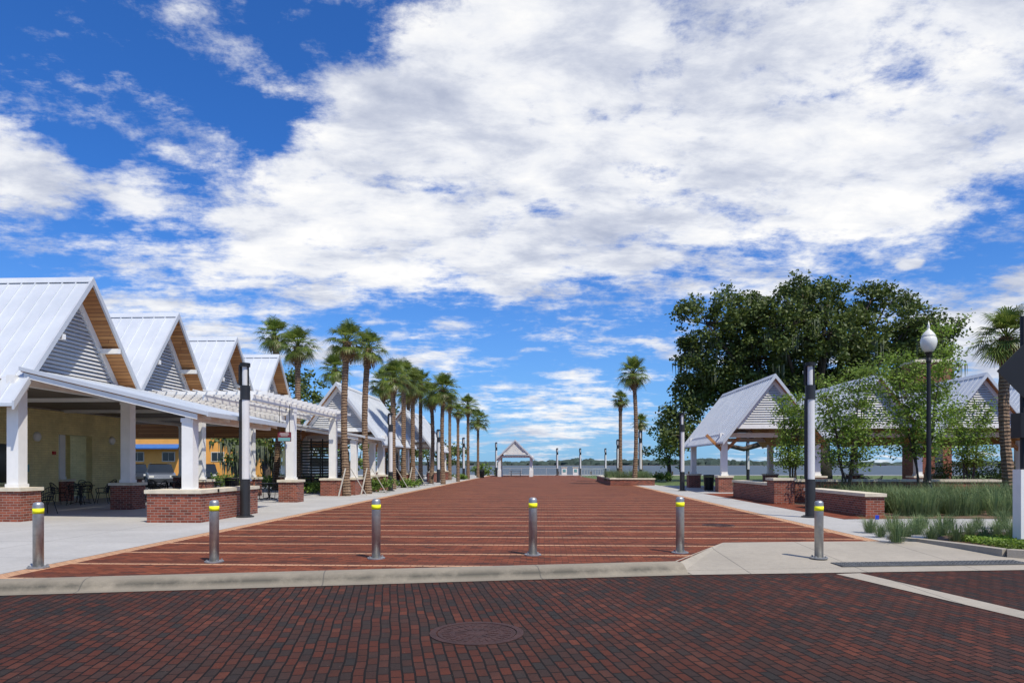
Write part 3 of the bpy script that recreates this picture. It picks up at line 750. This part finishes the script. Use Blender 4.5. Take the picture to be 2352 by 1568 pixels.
shrub(1500,64,1.6,.9,'green shrub right of the tallest right palm')
shrub(720,37.5,.6,.6,'small green shrub between pergola pier and far brick wall')
shrub(2260,44,3,1.9,'yellow green shrub mass beyond the farthest right pavilion post')
shrub(2330,40,2,1.5,'leafy shrub at the right edge behind the leaning palm')
shrub(590,44,2.6,.95,'hedge like green shrub behind the tables under the pergola')
shrub(670,43,1.8,.9,'green hedge shrub seen right of the hanging sign under the pergola')
t=thing('brick_planter','low brick planter with cream cap around the tallest right palm','planter',(*W(1445,52),0))
b=MB(); x0,y0_=W(1402,52); x1,_=W(1503,52); b.box(x0,x1,y0_,y0_+.5,0,.45); x2,y2=W(1383,60); b.box(x2,x2+.5,y2,y2+6,0,.45); b.box(x0+.001,x0+.5,y0_+.5,y0_+8,0,.449); b.build('brickwork',M['brick'],t)
b=MB(); b.box(x0-.05,x1+.05,y0_-.05,y0_+.55,.45,.55); b.box(x2-.05,x2+.55,y2-.05,y2+6,.45,.548); b.box(x0-.049,x0+.55,y0_+.55,y0_+8,.45,.549); b.build('stone_cap',M['cream'],t)
b=MB()
for i in range(60):
    xx=rnd.uniform(x0,x1); yy=rnd.uniform(y0_+1,y0_+7); src=tb[i%2]; st=len(b.v)
    b.v+=[(xx+p[0]*1.2,yy+p[1]*1.2,.3+p[2]*1.3) for p in src.v[:5*60]]; b.f+=[tuple(st+q for q in f) for f in src.f[:120]]
tag(b.build('planter_grass',M['grassb']),'tall grass filling the brick planter around the right palms','grass',kind='stuff')

# ---------------------------------------------------------------- far shore, railing, dock
b=MB(); rnd=random.Random(9)
b.poly([(-2500,1650),(2500,1650),(2500,2400),(-2500,2400)],-.6); struct(b.build('far_shore',M['grass']))
b=MB()
x=-1500
while x<1500:
    h=rnd.uniform(8,14)*(1+.25*math.sin(x*.006)+.15*math.sin(x*.021)); w_=rnd.uniform(10,24); yy=1655+rnd.uniform(0,60)
    n=9; vs=[];fs=[]
    for j in range(4):
        for k in range(n):
            a=2*math.pi*k/n; f=j/3; rr=w_*(math.cos(f*1.35))*rnd.uniform(.8,1.15); vs.append((x+rr*math.cos(a),yy+rr*math.sin(a),-.6+h*math.sin(f*1.57)*rnd.uniform(.88,1.08)))
    for j in range(3):
        for k in range(n): fs.append((j*n+k,j*n+(k+1)%n,(j+1)*n+(k+1)%n,(j+1)*n+k))
    fs.append(tuple(range(3*n,4*n))); b.add(vs,fs); x+=rnd.uniform(5,11)
m_far=simple('far_trees',(.04,.062,.05),1,var=.4,scale=.08)
tag(b.build('distant_treeline',m_far),'dark distant line of trees along the far shore of the lake','trees',kind='stuff')
def railing(label,p0,p1,h=1.05):
    t=thing('waterfront_railing',label,'railing',(p0[0],p0[1],0))
    P0=Vector((p0[0],p0[1],0));P1=Vector((p1[0],p1[1],0)); L=(P1-P0).length; n=max(2,int(L/1.5))
    b=MB()
    for z,w_ in((h,.06),(.15,.03)): b.beam(P0+Vector((0,0,z)),P1+Vector((0,0,z)),w_,w_)
    for z in (.33,.5,.67,.84): b.beam(P0+Vector((0,0,z)),P1+Vector((0,0,z)),.012,.012)
    b.build('rails',M['rail'],t)
    for i in range(n+1):
        q=P0.lerp(P1,i/n); b=MB(); b.box(q.x-.035,q.x+.035,q.y-.035,q.y+.035,0,h+.03); b.build('railing_post',M['rail'],t)
railing('grey metal railing right of the end shelter along the water',W(1225,99),W(1285,99))
railing('grey metal railing behind the posts of the end shelter',W(1145,101),W(1224,101))
railing('grey metal railing stretching toward the brick planter',W(1335,97),W(1400,97))
railing('grey sloping ramp railing just right of the kiosk boards',W(1335,86),W(1385,98),.95)
for i,(px,l) in enumerate(((1296,'pale information kiosk board standing right of the railing, left one'),(1322,'pale information kiosk board standing right of the railing, right one'))):
    x,y=W(px,92); t=thing('kiosk_board',l,'kiosk',(x,y,0)); b=MB(); b.box(x-.35,x+.35,y,y+.12,.1,1.15); b.build('panel',M['white'],t); b=MB(); b.box(x-.42,x+.42,y-.04,y+.16,1.15,1.24); b.build('top_cap',M['cream'],t)
    b=MB(); b.box(x-.2,x+.2,y-.02,y-.002,.55,.95); b.build('poster',M['teal'],t)
t=thing('boat_dock','long low timber dock reaching out over the lake','dock',(4,104,0))
b=MB(); b.box(2,26,118,121,-.35,-.2); b.box(6,8,104.1,117.9,-.3,-.16); b.build('deck',M['deckwood'],t)
for i in range(9):
    b=MB(); b.tube([(2.5+i*2.8,119,-2),(2.5+i*2.8,119,.4)],.14,8); b.build('piling',M['bark'],t)

# ---------------------------------------------------------------- furniture
def mkchair(label,grp):
    t=thing('patio_chair',label,'chair',(0,0,0),grp)
    b=MB(); b.lathe(0,0,[(.02,.43),(.22,.43),(.245,.445),(.22,.455),(.02,.45)],16); b.build('seat',M['black'],t)
    b=MB()
    pts=[(.24*math.cos(a),.24*math.sin(a)) for a in [math.radians(q) for q in range(20,161,14)]]
    for i,p in enumerate(pts):
        f=i/(len(pts)-1); hh=.62+.25*math.sin(f*math.pi)
        b.beam((p[0]*.9,p[1]*.85,.45),(p[0]*1.05,p[1]*1.15,hh),.014,.01)
        if i: 
            f0=(i-1)/(len(pts)-1); q=pts[i-1]; b.beam((q[0]*1.05,q[1]*1.15,.62+.25*math.sin(f0*math.pi)),(p[0]*1.05,p[1]*1.15,hh),.025,.025)
            for zz in(.3,.6): b.beam((q[0],q[1],.45+(.17+.25*math.sin(f0*math.pi))*zz),(p[0],p[1],.45+(.17+.25*math.sin(f*math.pi))*zz),.012,.03)
    b.build('backrest',M['black'],t)
    for sx in(-1,1):
        b=MB(); b.tube([(sx*.25,.08,.64),(sx*.28,-.12,.64),(sx*.24,-.2,.6),(sx*.2,-.18,.44)],.013,6); b.build('armrest',M['black'],t)
        for sy in(-1,1):
            b=MB(); b.tube([(sx*.17,sy*.15,.44),(sx*.25,sy*.24,0)],.013,6); b.build('leg',M['black'],t)
    return t
def mktable(label):
    t=thing('patio_table',label,'table',(0,0,0),'black metal patio tables')
    b=MB(); b.lathe(0,0,[(.02,.72),(.5,.72),(.51,.735),(.5,.75),(.02,.75)],24); b.build('tabletop',M['black'],t)
    b=MB(); b.tube([(0,0,.05),(0,0,.72)],.04,8); b.build('pedestal',M['black'],t)
    for k in range(4):
        a=k*math.pi/2+.7; b=MB(); b.beam((0,0,.1),(.38*math.cos(a),.38*math.sin(a),.02),.04,.03); b.build('leg',M['black'],t)
    return t
sets=[(185,27.5,'in front of the recessed yellow doorway'),(325,30,'right of the second brick pier, nearer set'),(385,33,'behind the front low brick wall, under the gables'),(490,33,'left of the nearest light column under the canopy'),(618,31,'just left of the pergola pier'),(715,38,'between the pergola pier and far brick wall'),(965,52,'on the terrace under the middle palms'),(2035,35.5,'left of the globe lamp behind the seat wall'),(1985,44,'deep under the second right pavilion'),(1875,43,'under the first right pavilion'),(2225,36.5,'right of the globe lamp under the pavilions'),(2290,37,'at the far right under the pavilions'),(215,33,'deeper inside by the yellow wall corner')]
ch0=tb0=None
for i,(px,d,wh) in enumerate(sets):
    x,y=W(px,d); l='round black metal patio table '+wh
    if tb0 is None: tb0=mktable(l); tb0.location=(x,y,.01)
    else: dup(tb0,(x,y,.01),i,l)
    for k in range(4):
        a=k*math.pi/2+.4+i*.5; lx,ly=x+.78*math.cos(a),y+.78*math.sin(a); l2='black wire patio chair at the table '+wh; g='patio chairs at the table '+wh
        if ch0 is None: ch0=mkchair(l2,g); ch0.location=(lx,ly,.01); ch0.rotation_euler=(0,0,a-math.pi/2)
        else: dup(ch0,(lx,ly,.01),a-math.pi/2+R.uniform(-.3,.3),l2,g)
for px,d,a,l in((72,21.5,2.3,'black wire patio chair half hidden behind the leftmost brick pier'),(103,21.9,-1.9,'black wire patio chair alone in the open right of the leftmost pier')):
    x,y=W(px,d); dup(ch0,(x,y,.01),a,l,'single chairs near the leftmost pier')
t=thing('picnic_table','low picnic table inside the end shelter','table',(ex,ey+2,0))
b=MB(); b.box(ex-.9,ex+.9,ey+1.7,ey+2.4,.72,.76); b.build('tabletop',M['deckwood'],t)
for s in(-1,1):
    b=MB(); b.box(ex-.9,ex+.9,ey+2.05+s*.75-.14,ey+2.05+s*.75+.14,.43,.46); b.build('bench_seat',M['deckwood'],t)
    b=MB(); b.beam((ex+s*.6,ey+1.3,0),(ex+s*.6,ey+2.3,.72),.06,.08); b.beam((ex+s*.6,ey+2.8,0),(ex+s*.6,ey+1.8,.72),.06,.08); b.build('leg_frame',M['deckwood'],t)
def litter(px,d,l):
    x,y=W(px,d); t=thing('litter_bin',l,'litter bin',(x,y,0)); b=MB()
    b.lathe(x,y,[(.22,.05),(.26,.85)],20); b.build('liner',M['black'],t)
    b=MB()
    for k in range(20):
        a=k*math.pi/10; b.beam((x+.25*math.cos(a),y+.25*math.sin(a),.03),(x+.31*math.cos(a),y+.31*math.sin(a),.95),.04,.01)
    b.lathe(x,y,[(.3,.88),(.33,.95),(.3,.98)],20); b.build('slat_basket',M['black'],t)
litter(533,32,'black slatted litter bin left of the nearest light column'); litter(1628,41,'black slatted litter bin beside the first right pavilion pier'); litter(1107,80,'black litter bin at the foot of the last left palm')

x,y=W(2133,25); t=thing('street_lamp','black fluted street lamp with white acorn globe in the grasses','street lamp',(x,y,0))
b=MB(); b.lathe(x,y,[(.3,0),(.3,.12),(.26,.16),(.24,.3),(.18,.55),(.13,.75),(.11,.9),(.12,.95),(.085,1.0)],20); b.build('base',M['black'],t,False)
b=MB(); b.lathe(x,y,[(.085,1.0),(.065,5.3),(.09,5.35),(.09,5.4),(.06,5.5),(.1,5.62),(.14,5.7)],14); b.build('pole',M['black'],t)
b=MB(); b.lathe(x,y,[(.13,5.7),(.2,5.8),(.26,5.94),(.28,6.08),(.26,6.2),(.22,6.27)],22); b.build('globe',M['globe'],t,True)
b=MB(); b.lathe(x,y,[(.23,6.27),(.23,6.3),(.17,6.4),(.09,6.49),(.04,6.54),(.03,6.6),(.05,6.65),(.03,6.7),(.004,6.85)],16); b.build('finial_cap',M['globe'],t,True)
x,y=W(2350,13.4); t=thing('traffic_sign_post','dark sign post with diamond sign seen from behind at the right edge','traffic sign',(x,y,0))
b=MB(); b.tube([(x,y,0),(x,y,4.5)],.055,10); b.build('pole',M['black'],t)
cx_,cz=x+.18,3.42; b=MB(); b.prism([(cx_-.74,cz),(cx_,cz-.76),(cx_+.74,cz),(cx_,cz+.76)],y-.1,y-.085); b.build('diamond_plate',M['black'],t)
b=MB(); b.box(x-.17,x+.2,y-.2,y+.1,2.12,2.6); b.build('signal_box',M['black'],t)
b=MB(); b.box(x-.12,x+.2,y-.12,y+.12,.0,1.5); b.build('white_sleeve',M['white'],t)
x,y=gp(2010,1222,0.02); t=thing('marker_flag','tiny blue utility marker flag in the bed at right','flag',(x,y,.02)); b=MB(); b.tube([(x,y,.02),(x,y,.42)],.006,5); b.build('wire_stem',M['steel'],t); b=MB(); b.box(x,x+.09,y-.003,y+.003,.32,.42); b.build('flag_cloth',M['blue'],t)
x,y=W(2128,52); t=thing('brick_chimney','tall red brick chimney behind the third right gable','chimney',(x,y,0))
b=MB(); b.box(x-1.3,x+1.3,y-1,y+1,0,9.2); b.build('stack',M['brick'],t)
b=MB(); b.box(x-1.45,x+1.45,y-1.15,y+1.15,9.2,9.42); b.build('cap',M['cream'],t)
b=MB(); b.box(x-.7,x+.7,y-.4,y+.4,9.42,9.65); b.build('flue',M['dark'],t)
x0,y0_=W(290,76); x1,y1=W(548,76)
t=thing('orange_building','low orange stucco building with blue metal awning seen under the left roof','building',(x0,y0_,0))
yb=y0_; b=MB(); b.box(x0-4,x1,yb,yb+10,0,4.6); b.build('walls',M['orange'],t)
b=MB(); b.prism([(yb-1.2,3.3),(yb-.001,3.75),(yb-.001,3.85),(yb-1.2,3.4)],x0-4,x1-6,'x'); b.build('awning',M['blueroof'],t)
b=MB(); b.box(x0-4.1,x1+.1,yb-.1,yb+10.1,4.6,4.75); b.build('parapet',M['cream'],t)
for px in(317,390,505):
    xx,_=W(px,76); b=MB(); b.box(xx-.75,xx+.75,yb-.04,yb+.02,1.9,3.0); q=b.build('window',M['cream'],t); b=MB(); b.box(xx-.65,xx-.03,yb-.06,yb-.041,2.0,2.9); b.box(xx+.03,xx+.65,yb-.06,yb-.041,2.0,2.9); b.build('pane',M['glass'],q)
xx,_=W(463,76); b=MB(); b.box(xx-.35,xx+.35,yb-.5,yb-.001,2.0,2.5); b.build('air_conditioner',M['white'],t)
def car(px,d,rz,label,mat):
    t=thing('parked_car',label,'car',(0,0,0),'cars parked beyond the left building')
    b=MB(); b.prism([(-2.2,.35),(2.2,.35),(2.3,.6),(2.2,.9),(1.2,1.02),(-2.2,1.05),(-2.3,.7)],-.88,.88); 
    b.add([(-2.15,-.84,1.04),(1.1,-.84,1.0),(1.1,.84,1.0),(-2.15,.84,1.04),(-1.9,-.68,1.62),(.45,-.68,1.64),(.45,.68,1.64),(-1.9,.68,1.62)],[(4,5,6,7),(0,4,7,3)]); b.build('body',mat,t)
    b=MB(); b.add([(-2.1,-.85,1.05),(1.1,-.85,1.02),(1.1,.85,1.02),(-2.1,.85,1.05),(-1.9,-.70,1.58),(.47,-.70,1.6),(.47,.70,1.6),(-1.9,.70,1.58)],[(0,1,5,4),(1,2,6,5),(2,3,7,6),(3,0,4,7)]); b.build('windows',M['glass'],t)
    b=MB(); 
    for xx in(-.95,.0): 
        for s in(-1,1): b.beam((xx,s*.86,1.03),(xx,s*.71,1.62),.07,.03,(0,s,0))
    for s in(-1,1): b.beam((-1.8,s*.6,1.7),(.3,s*.6,1.7),.04,.04)
    b.build('pillars_and_rack',mat,t)
    for sx in(-1.4,1.4):
        for sy in(-.8,.8):
            b=MB(); b.tube([(sx,sy-.11,.34),(sx,sy+.11,.34)],.34,18); w_=b.build('wheel',M['tyre'],t)
            b=MB(); b.tube([(sx,sy-.115,.34),(sx,sy+.115,.34)],.2,12); b.build('rim',M['steel'],w_)
    for s in(-.65,.65):
        b=MB(); b.box(2.2,2.29,s-.15,s+.15,.68,.82); b.build('headlight',M['globe'],t)
        b=MB(); b.box(-2.3,-2.2,s-.12,s+.12,.75,1.0); b.build('tail_light',M['red'],t)
    x,y=W(px,d); t.location=(x,y,0); t.rotation_euler=(0,0,rz); return t
car(368,50,-1.0,'dark grey estate car with roof rack parked in front of the orange building',M['silver'])
car(472,56,-1.1,'dark car parked right of the grey estate car',M['carblack'])
car(312,57,-1.0,'dark car partly behind the second brick pier and post',M['carblack'])
sheet('car_park',[(-70,44.1),(-20.1,44.1),(-20.1,74),(-70,74)],-.004,simple('asphalt',(.06,.06,.062),.9))

# ---------------------------------------------------------------- world
w=bpy.data.worlds.new('World'); S.world=w; w.use_nodes=True; nt=w.node_tree; N=NT(nt)
bg=nt.nodes['Background']; bg.inputs['Strength'].default_value=.095
sunv=Vector((.5,-.58,1.2)).normalized(); el=math.asin(sunv.z); az=math.atan2(sunv.x,sunv.y)
sky=N.n('ShaderNodeTexSky',sky_type='NISHITA'); sky.sun_disc=False; sky.sun_elevation=el; sky.sun_rotation=az; sky.air_density=1.0; sky.dust_density=.4; sky.ozone_density=3
skc=N.mix(1.0,sky.outputs[0],(.34,.86,1.62),'MULTIPLY')
tc=N.n('ShaderNodeTexCoord').outputs['Generated']
nv=N.n('ShaderNodeVectorMath',operation='NORMALIZE'); N.put(nv.inputs[0],tc); X,Y,Z=N.sep(nv.outputs[0])
AZ=N.m('MULTIPLY',N.m('ARCTAN2',X,Y),10.0); EL=N.m('MULTIPLY',N.m('ARCSINE',Z),10.0)
def ae(px,py):
    u=(px-CX)/F; v=(HY-py)/F; return ((math.atan(u)-YAW)*10, math.atan(v/math.sqrt(1+u*u))*10)
hz=N.m('POWER',N.m('SUBTRACT',1.0,N.m('MULTIPLY',N.m('ABSOLUTE',EL),.28),clamp=True),1.6)
skc=N.mix(N.m('MULTIPLY',hz,.62),skc,(3.4,5.8,8.8))
zc=N.m('ADD',N.m('MAXIMUM',Z,0.0),.16)
PX,PY=N.m('DIVIDE',X,zc),N.m('DIVIDE',Y,zc)
P=N.comb(PX,PY,0.0)
P2=N.comb(N.m('MULTIPLY',N.m('ADD',PX,N.m('MULTIPLY',PY,.35)),.65),N.m('SUBTRACT',PY,N.m('MULTIPLY',PX,.2)),1.7)
n1=N.noise(P,1.3,7,.58,.2)
n2=N.noise(P2,5.2,10,.66,.15)
n3=N.noise(N.comb(N.m('MULTIPLY',AZ,.8),N.m('MULTIPLY',EL,1.25),3.3),1.2,10,.66,.15)
n7=N.noise(P2,12.0,6,.65,.1)
def blob(px,py,rx,ry,s,rot=0):
    a,e=ae(px,py); k=10/F
    dx=N.m('SUBTRACT',AZ,a); dy=N.m('SUBTRACT',EL,e)
    c,s_=math.cos(rot),math.sin(rot)
    ux=N.m('ADD',N.m('MULTIPLY',dx,c),N.m('MULTIPLY',dy,s_)); uy=N.m('SUBTRACT',N.m('MULTIPLY',dy,c),N.m('MULTIPLY',dx,s_))
    q=N.m('ADD',N.m('POWER',N.m('ABSOLUTE',N.m('MULTIPLY',ux,1/(rx*k))),2.0),N.m('POWER',N.m('ABSOLUTE',N.m('MULTIPLY',uy,1/(ry*k))),2.0))
    return N.m('MULTIPLY',N.m('MAXIMUM',N.m('SUBTRACT',1.0,q),-1.0),s)
def conv(pts):
    acc=None; n=len(pts); cxm=sum(p[0] for p in pts)/n; cym=sum(p[1] for p in pts)/n
    for i in range(n):
        (x0,y0),(x1,y1)=pts[i],pts[(i+1)%n]; nx_,ny_=-(y1-y0),(x1-x0); L=math.hypot(nx_,ny_); nx_/=L;ny_/=L
        if (cxm-x0)*nx_+(cym-y0)*ny_<0: nx_,ny_=-nx_,-ny_
        dd=N.m('ADD',N.m('ADD',N.m('MULTIPLY',AZ,nx_),N.m('MULTIPLY',EL,ny_)),-(x0*nx_+y0*ny_))
        acc=dd if acc is None else N.m('MINIMUM',acc,dd)
    return acc
A_=conv([ae(*q) for q in[(420,350),(560,200),(800,90),(1000,-250),(2600,-250),(2500,470),(2352,505),(1900,600),(1500,705),(1150,765),(700,790),(520,640)]])
bias=N.m('MINIMUM',N.m('MULTIPLY_ADD',A_,.7,.08),.44)
for bl in[(35,400,150,95,.52),(0,480,190,50,.18),(295,440,105,65,.30),(400,190,90,80,.0,.5),(640,20,120,40,.04),(320,620,360,50,.14),(120,585,170,40,.12),(500,720,240,60,.20),(620,800,300,45,.2),(1000,835,150,32,.3),(1280,940,150,40,.36),(1290,985,200,45,.2),(1150,1010,400,30,.08),(2320,790,240,120,.46),(2090,608,30,12,.4),(1500,790,90,30,.14,-.4),(735,105,50,50,.12),(1560,900,200,80,.06),(1650,640,400,60,.15)]:
    bias=N.m('MAXIMUM',bias,blob(*bl))
nz=N.m('ADD',N.m('MULTIPLY',n1,.4),N.m('ADD',N.m('MULTIPLY',n3,.65),N.m('ADD',N.m('MULTIPLY',n2,.8),N.m('MULTIPLY',n7,.28))))
den=N.m('ADD',bias,N.m('MULTIPLY',N.m('SUBTRACT',nz,1.085),1.7))
mr=N.n('ShaderNodeMapRange',interpolation_type='SMOOTHSTEP'); N.put(mr.inputs[0],den); mr.inputs[1].default_value=-.10; mr.inputs[2].default_value=.36
fac=N.m('MULTIPLY',mr.outputs[0],.98)
n4=N.noise(P,1.7,5,.5,.3); n5=N.noise(P2,6.0,9,.64,.2); n6=N.noise(N.comb(AZ,N.m('MULTIPLY',EL,2.0),1.0),.5,4,.5)
sh=N.m('ADD',N.m('ADD',N.m('MULTIPLY',n4,.3),N.m('MULTIPLY',n6,.25)),N.m('MULTIPLY',n5,.45))
cc=N.ramp(sh,[(.38,(5.0,5.5,6.9)),(.455,(6.8,7.2,8.3)),(.52,(9.2,9.4,9.9)),(.60,(11.0,10.9,10.7))])
col=N.mix(fac,skc,cc)
N.put(bg.inputs['Color'],col)
sl_=bpy.data.lights.new('Sun','SUN'); sl_.energy=4.8; sl_.angle=math.radians(.5); sl_.color=(1,.93,.8)
so=bpy.data.objects.new('Sun',sl_); COL.objects.link(so); so.rotation_euler=sunv.to_track_quat('Z','Y').to_euler()
cam=bpy.data.cameras.new('Camera'); co=bpy.data.objects.new('Camera',cam); COL.objects.link(co)
co.location=(0,0,H); co.rotation_euler=(math.pi/2,0,YAW); cam.sensor_width=36; cam.lens=24; cam.shift_y=282/2352; cam.clip_start=.1; cam.clip_end=8000
S.camera=co
S.view_settings.view_transform='Standard'; S.view_settings.look='None'; S.view_settings.exposure=0
